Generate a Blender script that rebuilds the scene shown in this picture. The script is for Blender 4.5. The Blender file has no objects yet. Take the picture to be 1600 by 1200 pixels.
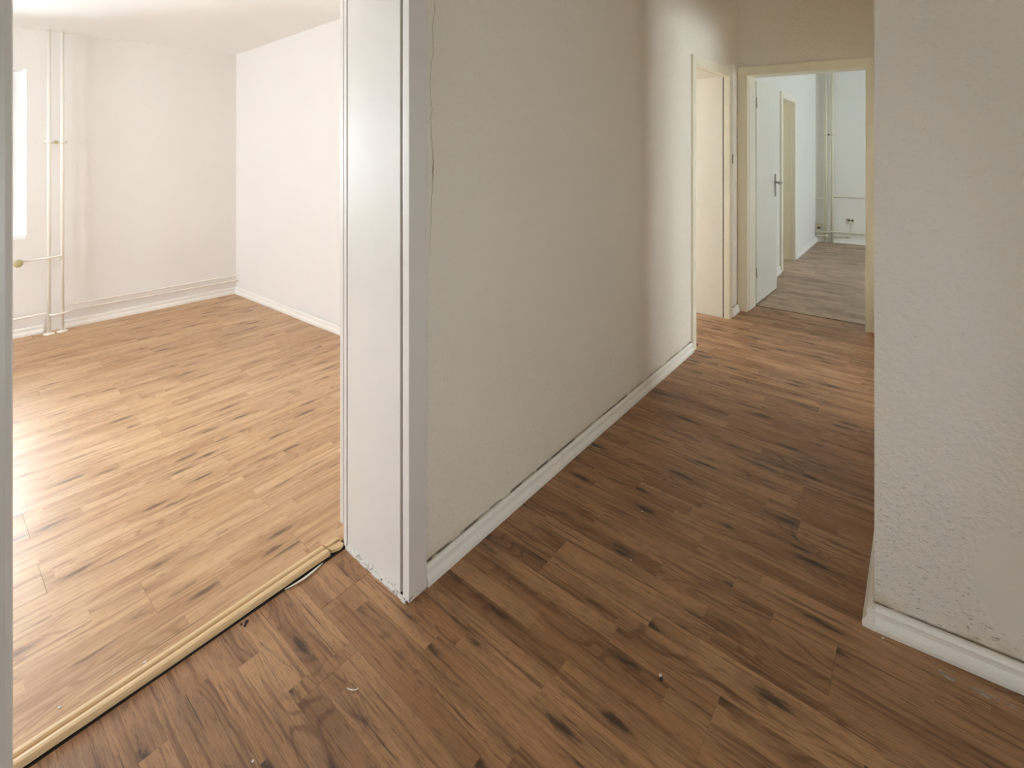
import bpy, bmesh, math, random
from mathutils import Vector, Matrix
random.seed(7)
scene = bpy.context.scene
COL = scene.collection

# ------------------------------------------------------------------ camera
F_PX, HY, YAW, EYE = 786.0, 228.0, math.radians(39.5), 1.45
cam_data = bpy.data.cameras.new('camera')
cam = bpy.data.objects.new('camera', cam_data)
COL.objects.link(cam)
cam.location = (0, 0, EYE)
cam.rotation_euler = (math.radians(90), 0, YAW)
cam_data.sensor_width = 36
cam_data.lens = 36 * F_PX / 1600
cam_data.shift_y = -(600 - HY) / 1600
cam_data.clip_start = 0.02
scene.camera = cam

# ------------------------------------------------------------------ sky and exposure
scene.view_settings.view_transform = 'Standard'
scene.view_settings.look = 'None'
scene.view_settings.gamma = 1.0
scene.view_settings.use_curve_mapping = False
scene.view_settings.exposure = 0.55
world = bpy.data.worlds.new('overcast_sky')
scene.world = world
world.use_nodes = True
bg = world.node_tree.nodes['Background']
bg.inputs[0].default_value = (0.875, 0.942, 1.0, 1)
bg.inputs[1].default_value = 28.0
cy = scene.cycles
cy.max_bounces = 14
cy.diffuse_bounces = 9
cy.glossy_bounces = 4
cy.transmission_bounces = 6
cy.transparent_max_bounces = 8
cy.sample_clamp_indirect = 8
cy.caustics_reflective = False
cy.caustics_refractive = False
cy.use_denoising = True


def portal(loc, direction, w, h):
    """daylight portal in a window opening (emits nothing itself)"""
    l = bpy.data.lights.new('window_portal', 'AREA')
    l.shape = 'RECTANGLE'
    l.size, l.size_y = w, h
    l.cycles.is_portal = True
    o = bpy.data.objects.new('window_portal', l)
    COL.objects.link(o)
    o.location = loc
    o.rotation_euler = Vector(direction).to_track_quat('-Z', 'Z').to_euler()
    return o


# windows: (centre), looking into the room
portal((-5.50, -0.05, 1.40), (1, 0, 0), 1.20, 1.30)
portal((-3.90, -3.35, 1.40), (0, 1, 0), 1.60, 1.30)
portal((-5.45, 3.85, 1.40), (1, 0, 0), 1.90, 1.40)
portal((3.00, 3.25, 1.36), (-1, 0, 0), 1.70, 0.92)
portal((3.00, 7.20, 1.45), (-1, 0, 0), 1.30, 1.10)
portal((1.80, 0.35, 0.92), (-1, 0, 0), 0.70, 0.85)
portal((0.95, -1.60, 0.80), (0, 1, 0), 0.64, 1.20)
portal((-3.08, 7.0, 1.50), (1, 0, 0), 0.30, 0.30)


# ------------------------------------------------------------------ node helpers
def new_mat(name):
    m = bpy.data.materials.new(name)
    m.use_nodes = True
    nt = m.node_tree
    nt.nodes.clear()
    out = nt.nodes.new('ShaderNodeOutputMaterial')
    b = nt.nodes.new('ShaderNodeBsdfPrincipled')
    nt.links.new(b.outputs[0], out.inputs[0])
    return m, nt, b


class G:
    """tiny wrapper to write node graphs as expressions"""
    def __init__(s, nt):
        s.nt = nt

    def put(s, sock, v):
        if isinstance(v, bpy.types.NodeSocket):
            s.nt.links.new(v, sock)
        else:
            sock.default_value = v

    def m(s, op, a, b=0.0, c=0.0):
        n = s.nt.nodes.new('ShaderNodeMath')
        n.operation = op
        s.put(n.inputs[0], a)
        s.put(n.inputs[1], b)
        s.put(n.inputs[2], c)
        return n.outputs[0]

    def mr(s, v, a, b, c=0.0, d=1.0, smooth=True):
        n = s.nt.nodes.new('ShaderNodeMapRange')
        n.interpolation_type = 'SMOOTHSTEP' if smooth else 'LINEAR'
        s.put(n.inputs[0], v)
        for i, q in enumerate((a, b, c, d)):
            s.put(n.inputs[i + 1], q)
        return n.outputs[0]

    def xyz(s, x, y, z=0.0):
        n = s.nt.nodes.new('ShaderNodeCombineXYZ')
        s.put(n.inputs[0], x)
        s.put(n.inputs[1], y)
        s.put(n.inputs[2], z)
        return n.outputs[0]

    def sep(s, v):
        n = s.nt.nodes.new('ShaderNodeSeparateXYZ')
        s.put(n.inputs[0], v)
        return n.outputs

    def white(s, v, dims='3D'):
        n = s.nt.nodes.new('ShaderNodeTexWhiteNoise')
        n.noise_dimensions = dims
        s.put(n.inputs['Vector'], v)
        return n.outputs[0], n.outputs[1]

    def noise(s, v, scale=1.0, detail=3.0, rough=0.5, dist=0.0):
        n = s.nt.nodes.new('ShaderNodeTexNoise')
        s.put(n.inputs['Vector'], v)
        n.inputs['Scale'].default_value = scale
        n.inputs['Detail'].default_value = detail
        n.inputs['Roughness'].default_value = rough
        n.inputs['Distortion'].default_value = dist
        return n.outputs[0]

    def voro(s, v, scale=1.0):
        n = s.nt.nodes.new('ShaderNodeTexVoronoi')
        s.put(n.inputs['Vector'], v)
        n.inputs['Scale'].default_value = scale
        return n.outputs[0]

    def mix(s, f, a, b, mode='MIX'):
        n = s.nt.nodes.new('ShaderNodeMix')
        n.data_type = 'RGBA'
        n.blend_type = mode
        s.put(n.inputs[0], f)
        for i, q in ((6, a), (7, b)):
            if isinstance(q, tuple) and len(q) == 3:
                q = (*q, 1)
            s.put(n.inputs[i], q)
        return n.outputs[2]

    def bump(s, h, strength, dist):
        n = s.nt.nodes.new('ShaderNodeBump')
        n.inputs['Strength'].default_value = strength
        n.inputs['Distance'].default_value = dist
        s.put(n.inputs['Height'], h)
        return n.outputs[0]

    def obj(s):
        n = s.nt.nodes.new('ShaderNodeTexCoord')
        return n.outputs['Object']


def srgb(r, g, b):
    def f(c):
        c /= 255
        return c / 12.92 if c <= 0.04045 else ((c + 0.055) / 1.055) ** 2.4
    return (f(r), f(g), f(b))


def wood_floor(name, light, mid, dark, knot, rough=0.42, knots=1.0, blotch=0.0):
    m, nt, b = new_mat(name)
    g = G(nt)
    X, Y, Z = g.sep(g.obj())
    info = nt.nodes.new('ShaderNodeObjectInfo')
    R = g.m('MULTIPLY', info.outputs['Random'], 61.7)
    strip = g.m('FLOOR', g.m('MULTIPLY', Y, 1 / 0.06))
    o1, _ = g.white(g.xyz(strip, R, 3.1))
    useg = g.m('ADD', g.m('DIVIDE', X, 0.62), g.m('MULTIPLY', o1, 5.0))
    seg = g.m('FLOOR', useg)
    tone, rc = g.white(g.xyz(strip, seg, R))
    t2, _ = g.white(g.xyz(g.m('ADD', strip, 31.0), seg, R))
    off = g.m('MULTIPLY', tone, 40.0)
    off2 = g.m('MULTIPLY', t2, 40.0)
    x = g.m('ADD', X, off)
    y = g.m('ADD', Y, off2)
    # fine pores, long streaks, cathedral rings
    pores = g.noise(g.xyz(g.m('MULTIPLY', x, 22.0), g.m('MULTIPLY', y, 520.0)), 1.0, 2.0, 0.5)
    streak = g.noise(g.xyz(g.m('MULTIPLY', x, 2.6), g.m('MULTIPLY', y, 75.0)), 1.0, 5.0, 0.6, 0.35)
    broad = g.noise(g.xyz(g.m('MULTIPLY', x, 2.0), g.m('MULTIPLY', y, 13.0)), 1.0, 2.0, 0.5, 0.3)
    ringn = g.noise(g.xyz(g.m('MULTIPLY', x, 2.2), g.m('MULTIPLY', y, 9.0)), 1.0, 1.5, 0.5, 0.2)
    ring = g.m('SINE', g.m('MULTIPLY', ringn, 85.0))
    ringmask = g.m('MULTIPLY', g.mr(t2, 0.35, 0.8), g.mr(broad, 0.35, 0.62))
    smn = g.noise(g.xyz(g.m('MULTIPLY', x, 4.4), g.m('MULTIPLY', y, 24.0), 7.0), 1.0, 6.0, 0.68, 0.8)
    line = g.noise(g.xyz(g.m('MULTIPLY', x, 2.0), g.m('MULTIPLY', y, 110.0), 4.0), 1.0, 2.0, 0.5, 0.3)
    smudge = g.mr(smn, 0.59, 0.74)
    kn = g.voro(g.xyz(g.m('MULTIPLY', x, 3.3), g.m('MULTIPLY', y, 15.0), 2.0), 1.0)
    knn = g.noise(g.xyz(g.m('MULTIPLY', x, 22.0), g.m('MULTIPLY', y, 75.0), 1.0), 1.0, 3.0, 0.6)
    kd = g.m('ADD', kn, g.m('MULTIPLY', g.m('SUBTRACT', knn, 0.5), 0.34))
    kmask = g.m('MULTIPLY', g.mr(kd, 0.24, 0.06), knots)
    khalo = g.m('MULTIPLY', g.mr(kd, 0.55, 0.15), 0.35)
    c = g.mix(g.mr(tone, 0.0, 1.0, 0, 1, False), light, mid)
    c = g.mix(g.mr(t2, 0.80, 0.98, 0, 0.30), c, dark)
    c = g.mix(g.m('MULTIPLY', g.mr(broad, 0.40, 0.72), 0.42), c, dark)
    c = g.mix(g.m('MULTIPLY', g.mr(streak, 0.50, 0.67), 0.68), c, dark)
    c = g.mix(g.m('MULTIPLY', g.mr(streak, 0.46, 0.30), 0.5), c, light)
    c = g.mix(g.m('MULTIPLY', g.mr(ring, 0.2, 1.0), g.m('MULTIPLY', ringmask, 0.62)), c, dark)
    c = g.mix(g.m('MULTIPLY', g.mr(pores, 0.54, 0.66), 0.62), c, dark)
    c = g.mix(khalo, c, dark)
    c = g.mix(g.m('MULTIPLY', g.mr(line, 0.66, 0.74), 0.75), c, knot)
    c = g.mix(g.m('MULTIPLY', smudge, 0.55), c, knot)
    c = g.mix(g.m('MULTIPLY', kmask, 0.85), c, knot)
    if blotch:
        bn = g.noise(g.xyz(g.m('MULTIPLY', X, 3.0), g.m('MULTIPLY', Y, 6.0), R), 1.0, 4.0, 0.6)
        c = g.mix(g.m('MULTIPLY', g.mr(bn, 0.45, 0.68), blotch), c, knot)
    g.put(b.inputs['Base Color'], c)
    wear = g.noise(g.obj(), 5.0, 3.0)
    g.put(b.inputs['Roughness'], g.mr(wear, 0.3, 0.7, rough - 0.05, rough + 0.10))
    g.put(b.inputs['Normal'], g.bump(g.m('ADD', pores, streak), 0.10, 0.0006))
    return m


def plaster(name, col, coarse=0.5, dist=0.002, scale=120.0, grime=0.0, grime_col=(0.2, 0.15, 0.08), smooth_spot=None):
    m, nt, b = new_mat(name)
    g = G(nt)
    P = g.obj()
    X, Y, Z = g.sep(P)
    n1 = g.noise(P, scale, 4.0, 0.65)
    n2 = g.noise(P, scale * 0.5, 3.0, 0.6, 0.4)
    ft = g.noise(P, 1.6, 3.0, 0.5)
    h = g.m('ADD', n1, g.m('MULTIPLY', n2, 1.6))
    c = g.mix(g.m('MULTIPLY', g.mr(ft, 0.35, 0.7), 0.25), col, tuple(v * 0.93 for v in col))
    pits = g.mr(g.noise(g.xyz(g.m('MULTIPLY', X, 1.0), g.m('MULTIPLY', Y, 1.0), g.m('MULTIPLY', Z, 2.3)), scale * 0.95, 4.0, 0.65), 0.58, 0.68)
    if smooth_spot:
        (cx, cz, rx, rz) = smooth_spot
        dx = g.m('DIVIDE', g.m('SUBTRACT', X, cx), rx)
        dz = g.m('DIVIDE', g.m('SUBTRACT', Z, cz), rz)
        d = g.m('SQRT', g.m('ADD', g.m('MULTIPLY', dx, dx), g.m('MULTIPLY', dz, dz)))
        d = g.m('ADD', d, g.m('MULTIPLY', g.m('SUBTRACT', g.noise(P, 25.0, 2.0), 0.5), 0.8))
        keep = g.mr(d, 0.8, 1.15)
        pits = g.m('MULTIPLY', pits, keep)
        h = g.m('MULTIPLY', h, g.m('ADD', g.m('MULTIPLY', keep, 0.9), 0.1))
    if grime:
        low = g.mr(Z, 0.75, 0.05)
        c = g.mix(g.m('MULTIPLY', pits, g.m('MULTIPLY', g.m('ADD', low, 0.15), grime)), c, grime_col)
        edge = g.m('MULTIPLY', g.mr(Z, 0.115, 0.064), g.mr(g.noise(P, 7.0, 3.0), 0.40, 0.62))
        c = g.mix(g.m('MULTIPLY', edge, min(1.0, grime * 0.9)), c, srgb(186, 164, 118))
        foot = g.m('MULTIPLY', g.mr(Z, 0.0745, 0.0675), g.mr(g.noise(P, 11.0, 3.0), 0.36, 0.5))
        c = g.mix(g.m('MULTIPLY', foot, 0.8), c, srgb(96, 76, 54))
    g.put(b.inputs['Base Color'], c)
    b.inputs['Roughness'].default_value = 0.92
    b.inputs['Specular IOR Level'].default_value = 0.2
    g.put(b.inputs['Normal'], g.bump(h, coarse, dist))
    return m


def paint(name, col, rough=0.38, wob=0.06, chip=0.0):
    m, nt, b = new_mat(name)
    g = G(nt)
    P = g.obj()
    n = g.noise(P, 9.0, 3.0, 0.55)
    c = g.mix(g.m('MULTIPLY', g.mr(n, 0.35, 0.7), 0.5), col, tuple(v * 0.95 for v in col))
    if chip:
        X, Y, Z = g.sep(P)
        low = g.mr(Z, 0.030, 0.004)
        k = g.m('MULTIPLY', g.mr(g.noise(P, 75.0, 3.0, 0.6), 0.56, 0.66), low)
        c = g.mix(g.m('MULTIPLY', k, chip), c, srgb(95, 80, 62))
    g.put(b.inputs['Base Color'], c)
    b.inputs['Roughness'].default_value = rough
    g.put(b.inputs['Normal'], g.bump(g.noise(P, 60.0, 2.0), wob, 0.001))
    return m


def plain(name, col, rough=0.5, metal=0.0, scale=40.0):
    m, nt, b = new_mat(name)
    g = G(nt)
    n = g.noise(g.obj(), scale, 2.0)
    g.put(b.inputs['Base Color'], g.mix(n, col, tuple(v * 0.86 for v in col)))
    b.inputs['Roughness'].default_value = rough
    b.inputs['Metallic'].default_value = metal
    return m


M = {}
M['oak'] = wood_floor('oak_laminate_lightened', srgb(208, 172, 133), srgb(194, 155, 115), srgb(152, 111, 77), srgb(96, 70, 52), 0.36)  # left room copy, coloured paler than the hall oak where light alone fell short
M['oak_hall'] = wood_floor('brown_oak_laminate', srgb(184, 141, 101), srgb(160, 116, 78), srgb(98, 62, 38), srgb(42, 28, 20), 0.40)
M['grey_oak'] = wood_floor('grey_brown_vinyl', srgb(192, 170, 148), srgb(178, 154, 131), srgb(144, 121, 100), srgb(108, 91, 76), 0.5, 0.3, 0.55)
M['hall_wall'] = plaster('hall_woodchip_paint', srgb(236, 229, 216), 0.9, 0.0026, 130.0, 0.3)
M['block_wall'] = plaster('coarse_trowelled_paint', srgb(234, 228, 217), 0.85, 0.0035, 75.0, 0.7, srgb(146, 130, 106), (0.17, 0.27, 0.075, 0.15))
M['room_wall'] = plaster('bright_wall_paint', srgb(235, 232, 230), 0.3, 0.0015, 120.0)
M['far_wall'] = plaster('cool_wall_paint', srgb(232, 231, 224), 0.3, 0.0015, 120.0)
M['ceiling'] = plaster('ceiling_paint', srgb(244, 245, 245), 0.2, 0.001, 100.0)
M['white_paint'] = paint('white_gloss_paint', srgb(226, 221, 215), 0.36, 0.05, 0.9)
M['cream_paint'] = paint('cream_gloss_paint', srgb(240, 234, 211), 0.36)
M['cream_pale'] = paint('pale_cream_paint', srgb(238, 233, 218), 0.40)
M['leaf_paint'] = paint('door_leaf_paint', srgb(232, 233, 224), 0.32)
M['skirting'] = paint('skirting_paint', srgb(246, 243, 234), 0.42, 0.12)
M['skirting_room'] = paint('skirting_bright_paint', srgb(243, 241, 237), 0.42, 0.1)
M['pipe_paint'] = paint('pipe_paint', srgb(243, 240, 232), 0.35)
M['pipe_far'] = paint('pipe_cream_paint', srgb(226, 222, 202), 0.4)
M['pvc'] = paint('window_pvc', srgb(246, 247, 247), 0.3)
M['pine'] = paint('raw_pine', srgb(212, 180, 136), 0.5, 0.3)
M['seal'] = plain('brown_rebate_seal', srgb(120, 106, 92), 0.8)
M['dark'] = plain('dark_gap', srgb(44, 34, 28), 0.9)
M['steel'] = plain('brushed_steel', srgb(178, 176, 168), 0.4, 0.6)
M['sub'] = plain('subfloor_screed', srgb(60, 46, 36), 0.9)
M['knob'] = plain('yellowed_knob', srgb(196, 186, 142), 0.45)
M['plastic'] = plain('socket_plastic', srgb(222, 216, 200), 0.45)
M['plastic_dark'] = plain('socket_insert', srgb(78, 66, 54), 0.5)
M['white_bit'] = plain('dried_white_paint', srgb(236, 234, 228), 0.7)
M['dark_bit'] = plain('dark_crumb', srgb(48, 38, 32), 0.8)
M['crack'] = plain('crack_shadow_plaster', srgb(138, 124, 104), 0.95)
M['caulk'] = plain('yellowed_caulk', srgb(222, 214, 196), 0.8)


def smear_mat():
    m, nt, b = new_mat('thin_paint_smear')
    g = G(nt)
    n = g.noise(g.obj(), 30.0, 3.0)
    b.inputs['Base Color'].default_value = (*srgb(226, 214, 200), 1)
    b.inputs['Roughness'].default_value = 0.6
    g.put(b.inputs['Alpha'], g.mr(n, 0.3, 0.7, 0.2, 0.6))
    return m


M['smear'] = smear_mat()


def glass_mat():
    m, nt, b = new_mat('window_glass')
    nt.nodes.remove(b)
    out = [n for n in nt.nodes if n.type == 'OUTPUT_MATERIAL'][0]
    g = G(nt)
    t = nt.nodes.new('ShaderNodeBsdfTransparent')
    t.inputs[0].default_value = (0.93, 0.95, 0.95, 1)
    s = nt.nodes.new('ShaderNodeBsdfGlossy')
    s.inputs['Roughness'].default_value = 0.02
    fr = nt.nodes.new('ShaderNodeFresnel')
    mx = nt.nodes.new('ShaderNodeMixShader')
    nt.links.new(fr.outputs[0], mx.inputs[0])
    nt.links.new(t.outputs[0], mx.inputs[1])
    nt.links.new(s.outputs[0], mx.inputs[2])
    nt.links.new(mx.outputs[0], out.inputs[0])
    return m


M['glass'] = glass_mat()


# ------------------------------------------------------------------ mesh helpers
def obj(name, bm, mat, parent=None, smooth=False, loc=None):
    me = bpy.data.meshes.new(name)
    bmesh.ops.recalc_face_normals(bm, faces=bm.faces)
    bm.to_mesh(me)
    bm.free()
    if smooth:
        for p in me.polygons:
            p.use_smooth = True
    me.materials.append(mat)
    o = bpy.data.objects.new(name, me)
    COL.objects.link(o)
    if loc is not None:
        o.location = loc
    if parent is not None:
        o.parent = parent
    return o


def label(o, text, cat=None, group=None, kind=None):
    o['label'] = text
    if cat:
        o['category'] = cat
    if group:
        o['group'] = group
    if kind:
        o['kind'] = kind
    return o


def struct(o, text):
    o['kind'] = 'structure'
    o['label'] = text
    return o


def empty(name, loc=(0, 0, 0)):
    e = bpy.data.objects.new(name, None)
    e.empty_display_size = 0.1
    e.location = loc
    COL.objects.link(e)
    return e


def prism(bm, pts, z0, z1):
    lo = [bm.verts.new((p[0], p[1], z0)) for p in pts]
    hi = [bm.verts.new((p[0], p[1], z1)) for p in pts]
    n = len(pts)
    bm.faces.new(lo[::-1])
    bm.faces.new(hi)
    for i in range(n):
        bm.faces.new((lo[i], lo[(i + 1) % n], hi[(i + 1) % n], hi[i]))


def box(bm, x0, x1, y0, y1, z0, z1, bev=0.0):
    b2 = bmesh.new()
    prism(b2, [(x0, y0), (x1, y0), (x1, y1), (x0, y1)], z0, z1)
    if bev:
        bmesh.ops.bevel(b2, geom=b2.edges[:], offset=bev, segments=2, affect='EDGES', profile=0.6)
    join(bm, b2)


def join(bm, b2):
    me = bpy.data.meshes.new('t')
    bmesh.ops.recalc_face_normals(b2, faces=b2.faces)
    b2.to_mesh(me)
    b2.free()
    bm.from_mesh(me)
    bpy.data.meshes.remove(me)


def bxo(name, dims, mat, parent=None, bev=0.002):
    bm = bmesh.new()
    box(bm, *dims, bev)
    return obj(name, bm, mat, parent)


def sweep(bm, prof, p0, p1, n, m0=0.0, m1=0.0):
    """extrude a (depth, height) profile from p0 to p1; n = unit 2D normal into the room; m0/m1 mitre slopes"""
    d = Vector((p1[0] - p0[0], p1[1] - p0[1])).normalized()
    rings = []
    for p, m_ in ((p0, -m0), (p1, m1)):
        rings.append([bm.verts.new((p[0] + n[0] * a + d.x * a * m_, p[1] + n[1] * a + d.y * a * m_, z)) for a, z in prof])
    k = len(prof)
    for i in range(k):
        j = (i + 1) % k
        bm.faces.new((rings[0][i], rings[0][j], rings[1][j], rings[1][i]))
    bm.faces.new(rings[0][::-1])
    bm.faces.new(rings[1])


def sweepz(bm, prof, p0, p1):
    """closed profile of (a,b) offsets swept along a general straight line p0-p1; a along world-horizontal, b across"""
    p0, p1 = Vector(p0), Vector(p1)
    d = (p1 - p0).normalized()
    up = Vector((0, 0, 1)) if abs(d.z) < 0.9 else Vector((0, 1, 0))
    s = d.cross(up).normalized()
    u = s.cross(d)
    rings = [[bm.verts.new(p + s * a + u * b) for a, b in prof] for p in (p0, p1)]
    k = len(prof)
    for i in range(k):
        j = (i + 1) % k
        bm.faces.new((rings[0][i], rings[0][j], rings[1][j], rings[1][i]))
    bm.faces.new(rings[0][::-1])
    bm.faces.new(rings[1])


def tube(bm, pts, r, seg=12):
    pts = [Vector(p) for p in pts]
    rings = []
    for i, p in enumerate(pts):
        a = pts[max(0, i - 1)]
        c = pts[min(len(pts) - 1, i + 1)]
        d = (c - a).normalized()
        up = Vector((0, 0, 1)) if abs(d.z) < 0.9 else Vector((1, 0, 0))
        s = d.cross(up).normalized()
        u = s.cross(d)
        rr = r[i] if isinstance(r, (list, tuple)) else r
        rings.append([bm.verts.new(p + (s * math.cos(2 * math.pi * k / seg) + u * math.sin(2 * math.pi * k / seg)) * rr) for k in range(seg)])
    for i in range(len(rings) - 1):
        for k in range(seg):
            j = (k + 1) % seg
            bm.faces.new((rings[i][k], rings[i][j], rings[i + 1][j], rings[i + 1][k]))
    bm.faces.new(rings[0][::-1])
    bm.faces.new(rings[-1])


def tubo(name, pts, r, mat, parent=None, seg=12):
    bm = bmesh.new()
    tube(bm, pts, r, seg)
    return obj(name, bm, mat, parent, smooth=True)


def wall(name, p0, p1, thick, h, mat, text, openings=(), z0=0.0):
    """wall whose visible face runs p0->p1; thickness goes to the right of travel; openings = (s0, s1, z0, z1) in metres along"""
    p0, p1 = Vector(p0), Vector(p1)
    L = (p1 - p0).length
    d = (p1 - p0) / L
    t = Vector((d.y, -d.x)) * thick
    bm = bmesh.new()

    def seg(s0, s1, a, b):
        if s1 - s0 < 1e-4 or b - a < 1e-4:
            return
        q0, q1 = p0 + d * s0, p0 + d * s1
        prism(bm, [q0, q1, q1 + t, q0 + t], a, b)
    s = 0.0
    for (a, b, za, zb) in sorted(openings):
        seg(s, a, z0, h)
        seg(a, b, z0, za)
        seg(a, b, zb, h)
        s = b
    seg(s, L, z0, h)
    return struct(obj(name, bm, mat), text)


# ------------------------------------------------------------------ floors made of boards
def board_mesh(L, W):
    bm = bmesh.new()
    c = 0.0005
    pr = [(0, -0.008), (W, -0.008), (W, -c), (W - c, 0), (c, 0), (0, -c)]
    a = [bm.verts.new((0 if z < 0 else c, y, z)) for y, z in pr]
    b = [bm.verts.new((L if z < 0 else L - c, y, z)) for y, z in pr]
    k = len(pr)
    for i in range(k):
        j = (i + 1) % k
        bm.faces.new((a[i], a[j], b[j], b[i]))
    bm.faces.new(a[::-1])
    bm.faces.new(b)
    bmesh.ops.recalc_face_normals(bm, faces=bm.faces)
    me = bpy.data.meshes.new('plank')
    bm.to_mesh(me)
    bm.free()
    return me


MESHES = {}


def lay(parent, along, U0, U1, v0, v1, vgrid, W, L, mat, joints={}, gap=0.0004, skew=None):
    """boards running along x (along='x') or y; rows on the grid vgrid + k*W; joints {row: u of one joint}"""
    k0 = math.floor((v0 - vgrid) / W + 1e-6)
    k1 = math.ceil((v1 - vgrid) / W - 1e-6)
    rng = random.Random(len(COL.objects))
    for k in range(k0, k1):
        a, b = max(v0, vgrid + k * W), min(v1, vgrid + (k + 1) * W)
        if b - a < 0.01:
            continue
        u0 = U0(k) if callable(U0) else U0
        u1 = U1(k) if callable(U1) else U1
        j = joints.get(k, u0 + rng.uniform(0.1, L))
        cuts = [u0]
        q = j - L * math.ceil((j - u0) / L)
        while q < u1 - 0.02:
            if q > u0 + 0.02:
                cuts.append(q)
            q += L
        cuts.append(u1)
        for s, e in zip(cuts, cuts[1:]):
            key = (round(e - s - gap, 3), round(b - a - gap, 3), mat.name)
            me = MESHES.get(key)
            if me is None:
                me = board_mesh(key[0], key[1])
                me.materials.append(mat)
                MESHES[key] = me
            o = bpy.data.objects.new('plank', me)
            COL.objects.link(o)
            if along == 'x':
                o.location = (s, a, 0)
            else:
                o.rotation_euler = (0, 0, math.radians(90))
                o.location = (b - gap, s, 0)
            o.parent = parent


def base(name, pts, text, z=-0.008):
    bm = bmesh.new()
    prism(bm, pts, z - 0.12, z - 0.0005)
    return struct(obj(name, bm, M['sub']), text)


XW, XR = -1.285, -1.62           # hall face and room face of the long wall between hall and rooms
H_HALL, H_WALL = 2.95, 3.1

hall_floor = base('floor', [(-1.62, -1.6), (2.6, -1.6), (2.6, 5.25), (-1.62, 5.25)], 'warm oak plank floor of the hallway, planks laid across the corridor')
lay(hall_floor, 'x', lambda k: -1.615 if -3 <= k <= 1 or 17 <= k <= 20 else XW, lambda k: 1.66 if k <= 6 else -0.105,
    -1.4, 4.95, 0.654, 0.18, 1.28, M['oak_hall'], {0: -1.262 + 1.28, 6: -0.639, 7: -0.95, 5: -0.20, 4: -1.02, 3: -0.42})
lay(hall_floor, 'x', lambda k: -0.105, lambda k: 2.9, 2.1, 4.9, 0.654, 0.18, 1.28, M['oak_hall'])

room_floor = base('floor', [(-5.6, -3.4), (-1.63, -3.4), (-1.63, 2.35), (-5.6, 2.35)], 'oak plank floor of the bright left room, some brightness put into its colour, planks running towards the back corner')
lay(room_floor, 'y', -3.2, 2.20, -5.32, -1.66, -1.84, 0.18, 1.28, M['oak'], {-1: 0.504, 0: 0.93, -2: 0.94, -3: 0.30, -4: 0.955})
side_floor = base('floor', [(-5.6, 2.40), (-1.63, 2.40), (-1.63, 5.6), (-5.6, 5.6)], 'oak plank floor behind the first cream doorway')
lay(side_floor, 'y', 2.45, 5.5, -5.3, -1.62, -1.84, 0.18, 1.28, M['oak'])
far_floor = base('floor', [(-1.75, 5.0), (3.1, 5.26), (3.1, 10.2), (-1.75, 9.4)], 'grey-brown plank floor of the far room beyond the end door')
lay(far_floor, 'x', -1.45, 3.0, 4.95, 9.9, 4.95, 0.15, 0.95, M['grey_oak'])
nook_floor = base('floor', [(-3.1, 5.7), (-1.76, 5.7), (-1.76, 8.0), (-3.1, 8.0)], 'plain floor behind the open doorway in the far room')
lay(nook_floor, 'x', -3.0, -1.45, 5.8, 7.9, 4.95, 0.15, 0.95, M['grey_oak'])

# ------------------------------------------------------------------ walls
J0, J1 = 0.128, 1.022           # near opening in the long wall (along Y)
D0, D1 = 3.61, 4.40             # cream doorway further down the same wall
wall('wall_left', (XW, 4.74), (XW, -3.45), 0.335, H_WALL, M['hall_wall'],
     'long rough-painted wall along the left of the corridor, with a hairline crack',
     [(4.74 - D1 - 0.03, 4.74 - D0 + 0.03, 0.0, 2.06), (4.74 - J1 - 0.03, 4.74 - J0 + 0.03, 0.0, 2.06)])
wall_left = bpy.data.objects['wall_left']


def yend(x):
    return 4.698 + 0.1095 * (x + 1.285)


def yfar(x):
    return 8.85 + 0.20 * (x + 1.31)


def xback(y):
    return -5.31 + 0.035 * (y - 0.53)


def yright(x):
    return 2.098 + 0.033 * (x + 5.236)


def yblock(x):
    return 1.876 + 0.108 * (x + 0.1225)


ce = math.sqrt(1 + 0.1095 ** 2)
wall('wall_end', (3.1, yend(3.1)), (-1.64, yend(-1.64)), 0.20, H_WALL, M['hall_wall'],
     'short wall closing the corridor around the end door',
     [((3.1 + 0.35) * ce, (3.1 + 1.225) * ce, 0.0, 2.09)])
bm = bmesh.new()
prism(bm, [(-0.1225, 2.03), (0.0, 2.03), (0.0, 3.10), (-0.1225, 3.10)], 0, H_WALL)
prism(bm, [(-0.1225, 3.90), (0.0, 3.90), (0.0, 4.86), (-0.1225, 4.82)], 0, H_WALL)
prism(bm, [(-0.1225, 3.10), (0.0, 3.10), (0.0, 3.90), (-0.1225, 3.90)], 2.12, H_WALL)
struct(obj('wall_right', bm, M['hall_wall']), 'corridor side of the right wall, hidden behind the projecting corner')
bm = bmesh.new()
prism(bm, [(-0.1225, yblock(-0.1225)), (1.7, yblock(1.7)), (1.7, 2.24), (-0.1225, 2.03)], 0, H_WALL)
block = struct(obj('wall_right', bm, M['block_wall']), 'coarse projecting wall corner at the right, grimy near its base')
wall('wall_right', (1.7, -1.5), (1.7, 2.4), 0.15, H_WALL, M['hall_wall'], 'plain wall at the right side of the hall, out of view',
     [(1.50, 2.20, 0.50, 1.35)])
wall('wall_back', (-1.285, -1.5), (1.85, -1.5), 0.2, H_WALL, M['hall_wall'], 'plain hall wall behind the viewpoint',
     [(1.915, 2.555, 0.2, 1.4)])
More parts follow.
